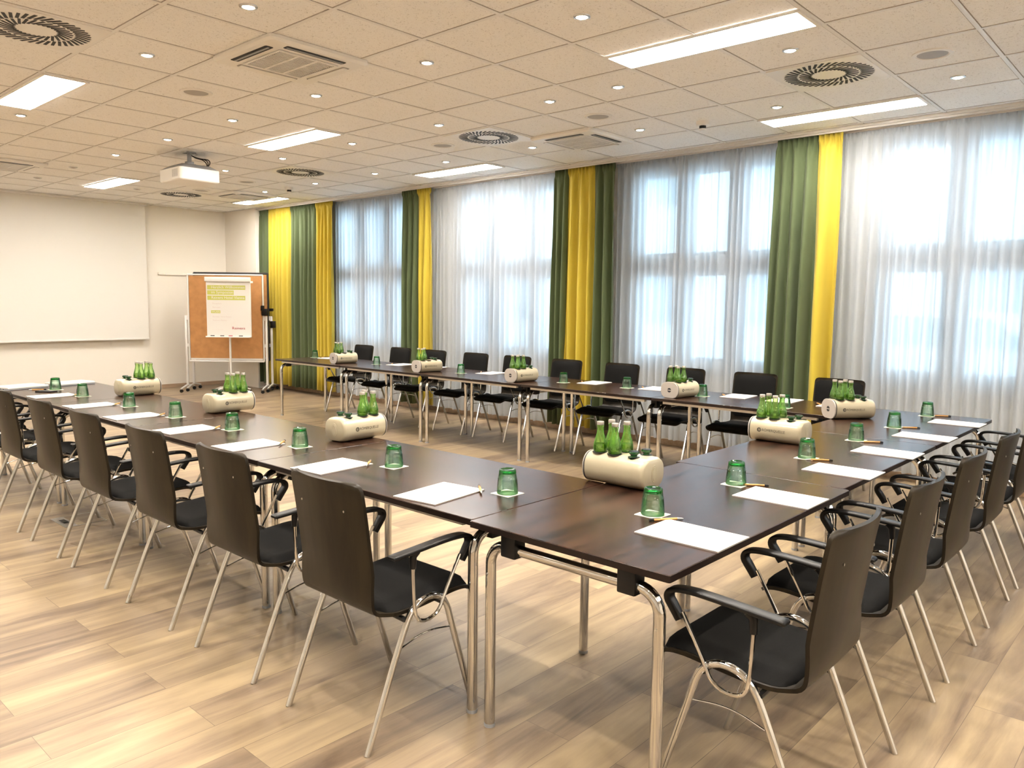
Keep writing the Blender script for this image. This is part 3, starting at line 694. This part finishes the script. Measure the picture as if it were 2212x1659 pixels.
# ------------------------------------------------------------------ coolers and bottles
def sec(hw, hh, rad, sc_=1.0): return rrect(hw * sc_, hh * sc_, rad * sc_, 8)
CHW, CHH, CL = 0.086, 0.064, 0.295   # half width, half height, length; long axis local x, end A at -x, end B at +x
def make_cooler():
    root = empty('bottle_cooler')
    b = MB(); hw, hh = CHW, CHH; R = 0.056; xs = [(-CL / 2, 0.84), (-CL / 2 + 0.004, 0.92), (-CL / 2 + 0.014, 0.985), (-CL / 2 + 0.03, 1.0), (CL / 2 - 0.012, 1.0)]
    b.loft([[(x, p[0] * s, hh + p[1] * s) for p in sec(hw, hh, R)] for x, s in xs])
    body = b.build('body', M['cooler'], parent=root, angle=50)
    b = MB(); b.loft([[(x, p[0] * s, hh + p[1] * s) for p in sec(hw, hh, R)] for x, s in ((CL / 2 - 0.012, 1.003), (CL / 2 - 0.006, 1.003))]); b.build('rim', M['rim'], parent=root)
    b = MB(); b.loft([[(x, p[0] * s, hh + p[1] * s) for p in sec(hw, hh, R)] for x, s in ((CL / 2 - 0.006, 0.997), (CL / 2 - 0.001, 0.99), (CL / 2 + 0.001, 0.97))]); e = b.build('end_cap', M['coolend'], parent=root)
    b = MB(); b.tube([(CL / 2 + 0.0005, 0, hh), (CL / 2 + 0.0018, 0, hh)], 0.018, 20)
    b.build('round_slot', M['slot'], parent=e)
    b = MB(); b.box(CL / 2 + 0.0015, CL / 2 + 0.003, -0.019, 0.019, hh - 0.003, hh + 0.003); b.build('slot_bar', M['coolend'], parent=e, smooth=False)
    b = MB(); ring = [(math.cos(2 * PI * k / 20), math.sin(2 * PI * k / 20)) for k in range(20)]
    b.loft([[(-CL / 2 - 0.0015, 0.019 * c, hh + 0.034 * s) for c, s in ring], [(-CL / 2 + 0.001, 0.021 * c, hh + 0.036 * s) for c, s in ring]])
    b.loft([[(-CL / 2 - 0.003, 0.013 * c, hh + 0.027 * s) for c, s in ring], [(-CL / 2 - 0.001, 0.015 * c, hh + 0.029 * s) for c, s in ring]])
    b.build('grip_recess', M['cooler'], parent=root)
    # holes' dark collars
    for (x, y, rr) in HOLES:
        b = MB(); b.lathe([(rr, 0.0), (rr, 0.0016), (rr - 0.004, 0.0018)], 20, c=(x, y, 2 * hh - 0.0008), capb=False); b.build('bottle_hole', M['rim'], parent=root)
    # print on both long sides
    vs, fs = text_geo('R\u00d6MERQUELLE', 0.019)
    x0 = min(v.x for v in vs); x1 = max(v.x for v in vs); wtot = x1 - x0; k = 0.128 / wtot
    for side in (-1, 1):
        b = MB(); out = []
        for v in vs:
            X = ((v.x - x0) * k - 0.045); Z = v.y * 1.05
            dz = abs(Z + 0.0); off = 0.0 if dz < (CHH - R) else (dz - (CHH - R))
            yy = (CHW - R) + math.sqrt(max(0, R * R - off * off))
            out.append((X * (1 if side < 0 else -1) + (0 if side < 0 else 0.02), side * (yy + 0.0006 + (v.z * 0.5)), CHH - 0.004 + Z))
        b.add(out, fs)
        cx = -0.062 * (1 if side < 0 else -1) + (0 if side < 0 else 0.02)
        circ = []
        for q in range(20):
            a = 2 * PI * q / 20; circ.append((cx + 0.012 * math.cos(a), 0.002 + 0.012 * math.sin(a)))
        def yz(z):
            off = max(0, abs(z) - (CHH - R)); return side * ((CHW - R) + math.sqrt(R * R - off * off))
        b.loft([[(x, yz(z) + side * 0.0002, CHH + z) for x, z in circ], [(x, yz(z) + side * 0.0009, CHH + z) for x, z in circ]])
        b.cur = 1
        for q in range(3): b.box(cx - 0.007 + q * 0.0045, cx - 0.0055 + q * 0.0045, min(yz(0) + side * 0.0008, yz(0) + side * 0.0013), max(yz(0) + side * 0.0008, yz(0) + side * 0.0013), CHH - 0.004, CHH + 0.008)
        b.build('logo_print', [M['logo'], M['cooler']], parent=body, smooth=False)
    return root
HOLES = [(-0.085, -0.038, 0.024), (-0.075, 0.038, 0.024), (0.012, -0.038, 0.031), (0.018, 0.038, 0.031), (0.088, -0.038, 0.031), (0.092, 0.038, 0.031)]
def make_bottle():
    root = empty('water_bottle')
    b = MB(); b.lathe([(0.020, 0), (0.0275, 0.004), (0.0285, 0.02), (0.0265, 0.035), (0.021, 0.055), (0.0155, 0.075), (0.0135, 0.09), (0.0135, 0.104), (0.0155, 0.106), (0.0155, 0.110), (0.0125, 0.112), (0.0125, 0.122)], 20)
    g = b.build('glass_body', M['bglass'], parent=root, angle=60)
    b = MB(); b.lathe([(0.0255, 0.003), (0.0262, 0.02), (0.0235, 0.034)], 16); b.build('water', M['bglass'], parent=g)
    b = MB(); b.lathe([(0.0148, 0.112), (0.0150, 0.113), (0.0150, 0.124), (0.0140, 0.126)], 18); b.build('screw_cap', M['cap'], parent=root)
    return root
def make_stub():
    root = empty('small_green_bottle')
    b = MB(); b.lathe([(0.022, 0), (0.017, 0.008), (0.013, 0.014), (0.015, 0.019), (0.0205, 0.024), (0.0215, 0.029), (0.020, 0.032)], 20); b.build('bottle_neck', M['dkgreen'], parent=root, angle=60)
    b = MB(); b.lathe([(0.019, 0.0325), (0.0185, 0.034), (0.012, 0.0345)], 18); b.build('bottle_end', M['blackp'], parent=root)
    return root
ck, bk, sk = make_cooler(), make_bottle(), make_stub()
# centre x, y, direction of end B, descriptor
coolers = [
 (2.53, 3.42, 0.06, 'nearest on the left row', (0, 1)),
 (2.56, 4.86, 0.05, 'second on the left row', (0, 0)),
 (2.51, 6.18, 0.05, 'farthest on the left row', (0, 0)),
 (4.13, 1.745, PI / 2 , 'midway along the short arm', (0, 0)),
 (5.36, 1.80, 2.45, 'at the far right corner', (0, 0)),
 (5.58, 3.20, PI - 0.12, 'rightmost on the window row', (0, 0)),
 (5.56, 4.90, PI - 0.10, 'second on the window row', (0, 0)),
 (5.57, 6.26, PI - 0.10, 'third on the window row', (0, 1)),
 (5.60, 7.80, PI - 0.10, 'farthest on the window row', (0, 1)),
 (2.66, 1.78, PI / 2, 'at the near table corner', (0, 0))]
first_c = first_b = first_s = True
for ci, (x, y, rz, ds, sh) in enumerate(coolers):
    co = place(ck, first_c, (x, y, ZT), rz, 'cream bottle cooler ' + ds, 'bottle cooler', 'bottle coolers on the tables'); first_c = False
    if ci == 9:
        for q in list(co.children_recursive):
            if q.name.startswith('logo_print'): bpy.data.objects.remove(q)
    c_, s_ = math.cos(rz), math.sin(rz); P4, P2 = [], []
    for hi, (hx, hy, rr) in enumerate(HOLES):
        if sh[1] and hi == 3: continue
        p = Vector((x + hx * c_ - hy * s_, y + hx * s_ + hy * c_, 0)); (P2 if hi < 2 else P4).append(p)
    zz = ZT + 2 * CHH
    P2.sort(key=lambda p: p.dot(f))
    for k, p in enumerate(P2):
        place(sk, first_s, (p.x, p.y, zz - 0.010), rz, '%s dark green bottle end poking from the cooler %s' % (['front', 'rear'][k], ds), 'bottle', 'small dark green bottles in the coolers'); first_s = False
    P4.sort(key=lambda p: p.dot(r)); names = {4: ['leftmost', 'second from left', 'second from right', 'rightmost'], 3: ['left', 'middle', 'right']}[len(P4)]
    for k, p in enumerate(P4):
        place(bk, first_b, (p.x, p.y, zz + 0.001), rz + k, 'green silver-capped bottle %s in the cooler %s' % (names[k], ds), 'bottle', 'green water bottles in the coolers'); first_b = False

# ------------------------------------------------------------------ place settings
def make_glass():
    root = empty('drinking_glass')
    b = MB(); b.lathe([(0.0425, 0.0), (0.0405, 0.03), (0.0378, 0.057), (0.0384, 0.059), (0.0366, 0.061), (0.0335, 0.084)], 28, capb=False, capt=False)
    b.lathe([(0.0405, 0.0), (0.0385, 0.03), (0.0358, 0.057), (0.0325, 0.078)], 28, capb=False, capt=False)
    g = b.build('glass_wall', M['gglass'], parent=root, angle=60)
    b = MB(); b.lathe([(0.0325, 0.079), (0.0337, 0.081), (0.0330, 0.092), (0.0300, 0.096), (0.026, 0.096), (0.020, 0.093), (0.004, 0.092)], 28); b.build('thick_base', M['gbase'], parent=root, angle=60)
    return root
def make_coaster():
    b = MB(); rnd = random.Random(5)
    R = [(x + 0.0012 * math.sin(9 * k), y + 0.0012 * math.cos(7 * k)) for k, (x, y) in enumerate(rrect(0.0475, 0.0475, 0.003, 2))]
    b.loft([[(x, y, 0) for x, y in R], [(x, y, 0.0014) for x, y in R]]); return b.build('paper_coaster', M['napkin'], smooth=False)
def make_pad():
    root = empty('notepad')
    b = MB(); b.box(-0.1485, 0.1485, -0.105, 0.105, 0, 0.0038); b.build('page_block', [M['papere']], parent=root, smooth=False)
    b = MB(); b.box(-0.1485, 0.1485, -0.105, 0.105, 0.0038, 0.0046); t = b.build('top_sheet', [M['paper']], parent=root, smooth=False)
    vs, fs = text_geo('Rainers', 0.012); b = MB(); b.add([(0.095 + v.y, 0.088 - v.x * 0.9 if False else -0.09 + v.x * 0.8, 0.0047) for v in vs], fs)
    b.build('letterhead_print', M['faint'], parent=t, smooth=False)
    return root
def make_pen():
    root = empty('ballpoint_pen')
    b = MB(); b.tube([(-0.045, 0, 0.0048), (-0.02, 0, 0.0052), (0.04, 0, 0.0052)], [0.0045, 0.0050, 0.0046], 12); b.build('barrel', M['bamboo'], parent=root)
    b = MB(); b.tube([(0.04, 0, 0.0052), (0.058, 0, 0.0045), (0.064, 0, 0.0042)], [0.0046, 0.0028, 0.001], 10); b.build('tip', M['steel'], parent=root)
    b = MB(); b.tube([(-0.045, 0, 0.0048), (-0.062, 0, 0.0048)], 0.0042, 10); b.box(-0.058, -0.02, -0.0015, 0.0015, 0.0095, 0.0108); b.build('push_button_and_clip', M['blackp'], parent=root)
    return root
gk, kk, pk, nk = make_glass(), make_coaster(), make_pad(), make_pen()
fl = [True] * 4
def setting(gx, gy, px, py, prz, pen, prx, where, coaster=0.0, withglass=True):
    if withglass:
        place(kk, fl[0], (gx, gy, ZT), coaster, 'square cream paper coaster under the glass ' + where, 'coaster', 'paper coasters'); fl[0] = False
        place(gk, fl[1], (gx, gy, ZT + 0.0015), gx, 'upturned green glass ' + where, 'glass', 'upturned green glasses'); fl[1] = False
    if px is not None:
        place(pk, fl[2], (px, py, ZT), prz, 'white notepad ' + where, 'notepad', 'white notepads'); fl[2] = False
    if pen is not None:
        place(nk, fl[3], (pen[0], pen[1], ZT + (pen[3] if len(pen) > 3 else 0)), pen[2], 'bamboo ballpoint pen ' + where, 'pen', 'bamboo pens'); fl[3] = False
lw = ['before the nearest chair of the left row', 'before the second chair of the left row', 'before the third chair of the left row', 'before the fourth chair of the left row', 'before the fifth chair of the left row', 'before the sixth chair of the left row', 'before the seventh chair of the left row', 'beside the silver laptops at the far left']
LG = [(2.200, 2.006), (2.207, 2.705), (2.179, 3.417), (2.201, 4.144), (2.188, 4.834), (2.185, 5.532), (2.169, 6.346), (2.172, 6.941)]
LP = [2.19, 2.90, 3.625, 4.31, 5.03, 5.74, 6.50]
for k in range(8):
    gx, gy = LG[k]
    if k < 7: setting(gx, gy, 2.012, LP[k], 0.12 if k == 0 else 0.08 if k == 1 else 0.03, (2.15, LP[k] - 0.085, 3.9 if k else 4.0, 0.0046), 0, lw[k], 0.1 * math.sin(k * 2.1))
    else: setting(gx, gy, None, None, 0, (2.06, 7.0, 2.6), 0, lw[k])
rw = ['before the nearest chair of the right-hand arm', 'before the second chair of the right-hand arm', 'before the third chair of the right-hand arm', 'before the fourth chair of the right-hand arm', 'before the fifth chair of the right-hand arm', 'at the far right table end']
RG = [(2.335, 1.424), (2.986, 1.429), (3.762, 1.440), (4.477, 1.445), (5.143, 1.440), (5.874, 1.438)]
RP = [2.205, 2.89, 3.57, 4.20, 4.88, 5.62]
PN = [(2.30, 1.368), (3.006, 1.383), (3.740, 1.39), (4.456, 1.377), (5.173, 1.38), (5.912, 1.38)]
for k in range(6):
    setting(RG[k][0], RG[k][1] + 0.01, RP[k], 1.208, PI / 2, (PN[k][0], PN[k][1] - 0.010, -0.62 if k == 0 else -0.95 + PI if k < 6 else 0, 0.0), 0, rw[k])
fw = ['before the far free end of the window row', 'before the second chair of the window row', 'before the fourth chair of the window row', 'before the sixth chair of the window row', 'before the seventh chair of the window row', 'before the eighth chair of the window row', 'before the tenth chair of the window row',
      'behind the third chair cooler of the window row', 'before the fifth chair of the window row', 'before the ninth chair of the window row']
FG = [(5.86, 8.80), (5.768, 7.324 + 0.06), (5.72, 5.90), (5.767, 4.558), (5.825, 3.882), (5.76, 3.10), (5.55, 2.319)]
for k, (gx, gy) in enumerate(FG):
    setting(gx, gy, 5.96, gy - 0.22, PI + 0.1, (5.90, gy - 0.12, 0.7 + PI, 0.0046), 0, fw[k])
for k, gy in enumerate([6.62, 5.25, 2.62 - 0.12]):
    setting(0, 0, 5.97, gy, PI + 0.05, None, 0, fw[7 + k], withglass=False)

# laptops, phone
def laptop(x, y, rz, w_, d_, lb):
    root = empty('laptop', (x, y, ZT), rz); tag(root, lb, 'laptop', 'closed laptops at the far left')
    b = MB(); b.loft([[(p, q, 0.002) for p, q in rrect(w_ / 2, d_ / 2, 0.012, 3)], [(p, q, 0.014) for p, q in rrect(w_ / 2, d_ / 2, 0.012, 3)]]); b.build('base', M['greyp'], parent=root)
    b = MB(); b.loft([[(p, q, 0.0145) for p, q in rrect(w_ / 2, d_ / 2, 0.012, 3)], [(p, q, 0.023) for p, q in rrect(w_ / 2 - 0.003, d_ / 2 - 0.003, 0.012, 3)]]); b.build('lid', M['silver'], parent=root)
    for k in range(3):
        b = MB(); b.box(-w_ / 2 - 0.0005, -w_ / 2 + 0.002, -0.06 + k * 0.04, -0.045 + k * 0.04, 0.005, 0.011); b.build('port', M['blackp'], parent=root, smooth=False)
laptop(2.01, 7.25, 0.25, 0.33, 0.24, 'closed silver laptop at the left edge of the photo')
laptop(2.40, 7.30, 0.2, 0.32, 0.22, 'thinner closed laptop behind the leftmost green glass')
root = empty('mobile_phone', (2.07, 6.83, ZT), 0.55); tag(root, 'black phone lying in front of the leftmost green glass', 'phone')
b = MB(); b.loft([[(p, q, 0) for p, q in rrect(0.036, 0.075, 0.008, 3)], [(p, q, 0.008) for p, q in rrect(0.036, 0.075, 0.008, 3)]]); b.build('case', M['blackp'], parent=root)
b = MB(); b.box(-0.032, 0.032, -0.068, 0.068, 0.0081, 0.0086); b.build('phone_screen', M['slot'], parent=root, smooth=False)

# floor box
root = empty('floor_socket_box', (1.833, 5.535, 0)); tag(root, 'flush floor socket box with metal lid flap under the left row chairs', 'floor box')
b = MB()
for x0, x1, y0, y1 in ((-.128, .128, -.143, -.137), (-.128, .128, .137, .143), (-.128, -.122, -.137, .137), (.122, .128, -.137, .137)): b.box(x0, x1, y0, y1, 0.0, 0.0025)
b.build('rim', M['steel'], parent=root, smooth=False)
b = MB(); b.box(-.122, -.052, -.137, .137, 0.0, 0.003); b.build('metal_flap', M['steel'], parent=root, smooth=False)
b = MB(); b.box(-.10, -.07, -.03, .06, 0.003, 0.006); b.build('cable_outlet', M['blackp'], parent=root, smooth=False)
b = MB(); b.box(-.052, .122, -.137, .137, 0.0, 0.0015); b.build('lid', M['floor'], parent=root, smooth=False)

# ------------------------------------------------------------------ projection screen and wall rail
root = empty('projection_screen', (3.62, 12.9, 0)); tag(root, 'large blank white projection screen lowered from the ceiling', 'projection screen')
b = MB(); b.box(-1.83, 1.83, -0.002, 0.002, 0.85, 2.96); b.build('screen_fabric', M['screen'], parent=root, smooth=False)
b = MB(); b.box(-1.83, 1.83, -0.012, 0.012, 0.823, 0.852); b.build('bottom_bar', M['white'], parent=root, bevel=0.004)
b = MB(); b.box(-1.90, 1.86, -0.06, 0.06, 2.955, HC); b.build('screen_housing', M['white'], parent=root, bevel=0.006)
root = empty('wall_rail', (6.2, 12.98, 1.892)); tag(root, 'thin white presentation rail on the wall left of the pinboards', 'wall rail')
b = MB(); b.box(-0.53, 0.55, -0.012, 0.02, -0.018, 0.018); b.build('rail', M['wall'], parent=root, bevel=0.004)
b = MB(); b.box(-0.42, -0.40, -0.016, -0.011, -0.018, 0.018); b.build('joint', M['white'], parent=root, smooth=False)

# ------------------------------------------------------------------ pinboards and flipchart
RD = Vector((0.670, -0.742, 0)); ANG = math.atan2(RD.y, RD.x)
def caster(b, x, y):
    b.tube([(x, y - 0.014, 0.026), (x, y + 0.014, 0.026)], 0.026, 14)
def pinboard(cx, cy, zb, zt_, hw, dark, lb):
    root = empty('pinboard', (cx, cy, 0), ANG); tag(root, lb, 'pinboard', 'mobile pinboards')
    fm = M['rim'] if dark else M['alu']
    b = MB(); b.box(-hw + 0.02, hw - 0.02, -0.012, 0.008, zb + 0.05, zt_ - 0.02); b.build('pin_surface', M['cork'], parent=root, smooth=False)
    b = MB(); b.box(-hw + 0.02, hw - 0.02, -0.010, 0.008, zb + 0.018, zb + 0.05); b.build('lower_strip', M['greyp'] if dark else M['alu'], parent=root, smooth=False)
    b = MB(); e = 0.0145
    b.tube([(-hw, 0, zb), (hw, 0, zb)], e, 10); b.tube([(-hw, 0, zt_), (hw, 0, zt_)], e, 10); b.tube([(-hw, 0, zb), (-hw, 0, zt_)], e, 10); b.tube([(hw, 0, zb), (hw, 0, zt_)], e, 10)
    b.build('frame', fm, parent=root)
    for sx in (-1, 1):
        x = sx * (hw + 0.045); 
        b = MB(); b.box(x - 0.018, x + 0.018, -0.014, 0.014, 0.10, 1.22); b.build('post', M['alu'], parent=root, bevel=0.004)
        b = MB(); b.box(min(x, sx * hw) - 0.0, max(x, sx * hw), -0.012, 0.012, 0.72, 0.77); b.box(min(x, sx * hw), max(x, sx * hw), -0.012, 0.012, 1.15, 1.22); b.build('bracket', M['alu'], parent=root, smooth=False)
        b = MB(); b.tube([(x, -0.26, 0.065), (x, 0, 0.11), (x, 0.26, 0.065)], 0.014, 10); ft = b.build('foot', M['alu'], parent=root)
        for sy in (-1, 1):
            b = MB(); caster(b, x, sy * 0.25); b.build('caster', M['blackp'], parent=ft)
    if not dark:
        b = MB(); b.box(hw - 0.02, hw + 0.07, -0.035, 0.035, 1.23, 1.34); b.box(hw - 0.03, hw + 0.02, -0.045, -0.0, 1.31, 1.39); b.build('clamp_knob', M['blackp'], parent=root, bevel=0.006)
    else:
        b = MB(); b.box(hw + 0.02, hw + 0.075, -0.03, 0.03, 1.30, 1.345); b.box(hw + 0.03, hw + 0.11, -0.03, 0.03, 1.03, 1.14); b.build('clamp_knob', M['blackp'], parent=root, bevel=0.006)
pinboard(6.225, 11.83, 0.49, 1.872, 0.60, False, 'front pinboard covered in orange brown paper on a wheeled frame')
pinboard(6.37, 11.92, 0.50, 1.905, 0.60, True, 'second pinboard with dark frame standing right behind the front one')
def flipchart():
    root = empty('flipchart', (6.045, 11.40, 0), ANG); tag(root, 'white flipchart on a wheeled pole stand in front of the pinboards', 'flipchart')
    tilt = 0.03
    b = MB(); b.box(-0.345, 0.345, 0.0, 0.018, 0.91, 1.82); b.build('board', M['white'], parent=root, bevel=0.004)
    b = MB(); b.box(-0.355, 0.345, -0.035, 0.02, 1.755, 1.825); b.build('clamp_bar', M['white'], parent=root, bevel=0.006)
    b = MB(); b.box(0.345, 0.385, -0.02, 0.01, 1.735, 1.765); b.build('clamp_lever', M['white'], parent=root, bevel=0.004)
    b = MB(); b.box(-0.352, 0.345, -0.05, 0.01, 0.895, 0.915); tr_ = b.build('pen_tray', M['white'], parent=root, bevel=0.003)
    for k, (x, mt) in enumerate(((-0.25, 'blackp'), (-0.10, 'blackp'), (0.03, 'red'), (0.19, 'blackp'))):
        b = MB(); b.tube([(x - 0.03, -0.03, 0.921), (x + 0.03, -0.03, 0.921)], 0.006, 8); b.build('marker', M[mt], parent=tr_)
    b = MB(); b.box(-0.34, 0.335, -0.003, -0.0005, 0.925, 1.756); sh = b.build('printed_sheet', M['paper'], parent=root, smooth=False)
    def line(s, x, z, size, mat, width=None, nm_='lettering'):
        vs, fs = text_geo(s, size, 0.0002); mx = max(v.x for v in vs); k = (width / mx) if width else 1
        b = MB(); b.add([(x + v.x * k, -0.0048 - v.z, z + v.y) for v in vs], fs); b.build(nm_, mat, parent=sh, smooth=False)
    for x1, z in ((0.265, 1.632), (0.085, 1.553), (0.262, 1.472)):
        b = MB(); b.box(-0.325, x1, -0.0042, -0.003, z, z + 0.066); b.build('lime_banner', M['lime'], parent=sh, smooth=False)
    line('Herzlich Willkommen', -0.265, 1.650, 0.058, M['paper'], 0.52)
    line('im Symposion', -0.265, 1.572, 0.058, M['paper'], 0.34)
    line('Rainers Hotel Vienna', -0.265, 1.490, 0.058, M['paper'], 0.515)
    line('Rezeption:', -0.25, 1.408, 0.034, M['faint']); line('Betreuer:', -0.25, 1.350, 0.034, M['faint'])
    b = MB(); b.box(-0.272, -0.130, -0.0042, -0.003, 1.268, 1.312); b.build('lime_banner', M['lime'], parent=sh, smooth=False)
    line('WLAN', -0.262, 1.278, 0.036, M['paper'], 0.12)
    line('Benutzer: Hotel Rainers', -0.25, 1.205, 0.030, M['faint']); line('Passwort: Rainers', -0.25, 1.150, 0.030, M['faint'])
    line('Rainers', 0.045, 1.022, 0.055, M['red'], 0.205)
    b = MB(); b.box(-0.27, -0.09, -0.0036, -0.003, 1.012, 1.014); b.build('fine_print_line', M['faint'], parent=sh, smooth=False)
    b = MB(); b.tube([(0, 0.03, 0.09), (0, 0.03, 1.6)], 0.016, 14); b.build('pole', M['alu'], parent=root)
    b = MB(); b.tube([(0, 0.03, 0.085), (0, 0.03, 0.14)], 0.03, 16); b.build('hub', M['alu'], parent=root)
    for k in range(5):
        a = 2 * PI * k / 5 + 0.35; e = (0.29 * math.cos(a), 0.03 + 0.29 * math.sin(a))
        b = MB(); b.tube([(0.02 * math.cos(a), 0.03 + 0.02 * math.sin(a), 0.115), (e[0] * 0.7, 0.03 + (e[1] - 0.03) * 0.7, 0.10), (e[0], e[1], 0.072)], [0.016, 0.014, 0.010], 10); lg = b.build('leg', M['alu'], parent=root)
        b = MB(); caster(b, e[0], e[1]); b.tube([(e[0], e[1], 0.05), (e[0], e[1], 0.08)], 0.008, 8); b.build('caster', M['blackp'], parent=lg)
flipchart()

# ------------------------------------------------------------------ outside
b = MB(); b.box(XW + 0.3, 60, -30, 50, -0.35, -0.2); S(b.build('ground_outside', M['asphalt'], smooth=False))
def building(x, y0, y1, h, lb):
    root = empty('building', (x, 0, -0.2)); tag(root, lb, 'building')
    b = MB(); b.box(0, 8, y0, y1, 0, h); b.build('facade', M['facade'], parent=root, smooth=False)
    fr = True; p0 = None
    n = int((y1 - y0) / 2.6)
    for fl_ in range(int(h / 3.2)):
        for k in range(n):
            yy = y0 + 1.3 + k * 2.6; zz = 1.2 + fl_ * 3.2
            if fr:
                b = MB(); b.box(-0.04, 0.02, -0.6, 0.6, 0, 1.7); p0 = b.build('window', M['dglass'], parent=root, smooth=False)
                c = p0; fr = False
            else: c = p0.copy(); col.objects.link(c)
            c.location = (0, yy, zz)
building(19, -8, 34, 10, 'pale building across the street, faint behind the sheer curtains')
root = empty('car', (12.2, 2.6, -0.2), PI / 2); tag(root, 'white parked car outside, faint behind the right window sheer', 'car')
b = MB(); pr = [(-2.2, .35), (-2.25, .8), (-1.9, 1.05), (-1.1, 1.15), (-0.5, 1.62), (1.2, 1.66), (1.9, 1.15), (2.2, 1.0), (2.25, .4)]
b.loft([[(x, -0.85, z) for x, z in pr], [(x, 0.85, z) for x, z in pr]]); b.build('car_body', M['carw'], parent=root, bevel=0.05)
for sy in (-1, 1):
    b = MB(); b.loft([[(x, sy * 0.852, z) for x, z in ((-1.0, 1.17), (-0.45, 1.55), (1.15, 1.58), (1.65, 1.17))], [(x, sy * 0.862, z) for x, z in ((-1.0, 1.17), (-0.45, 1.55), (1.15, 1.58), (1.65, 1.17))]]); b.build('side_window', M['dglass'], parent=root, smooth=False)
    for x in (-1.4, 1.45):
        b = MB(); b.tube([(x, sy * 0.7, 0.32), (x, sy * 0.88, 0.32)], 0.32, 24); b.build('wheel', M['rim'], parent=root)
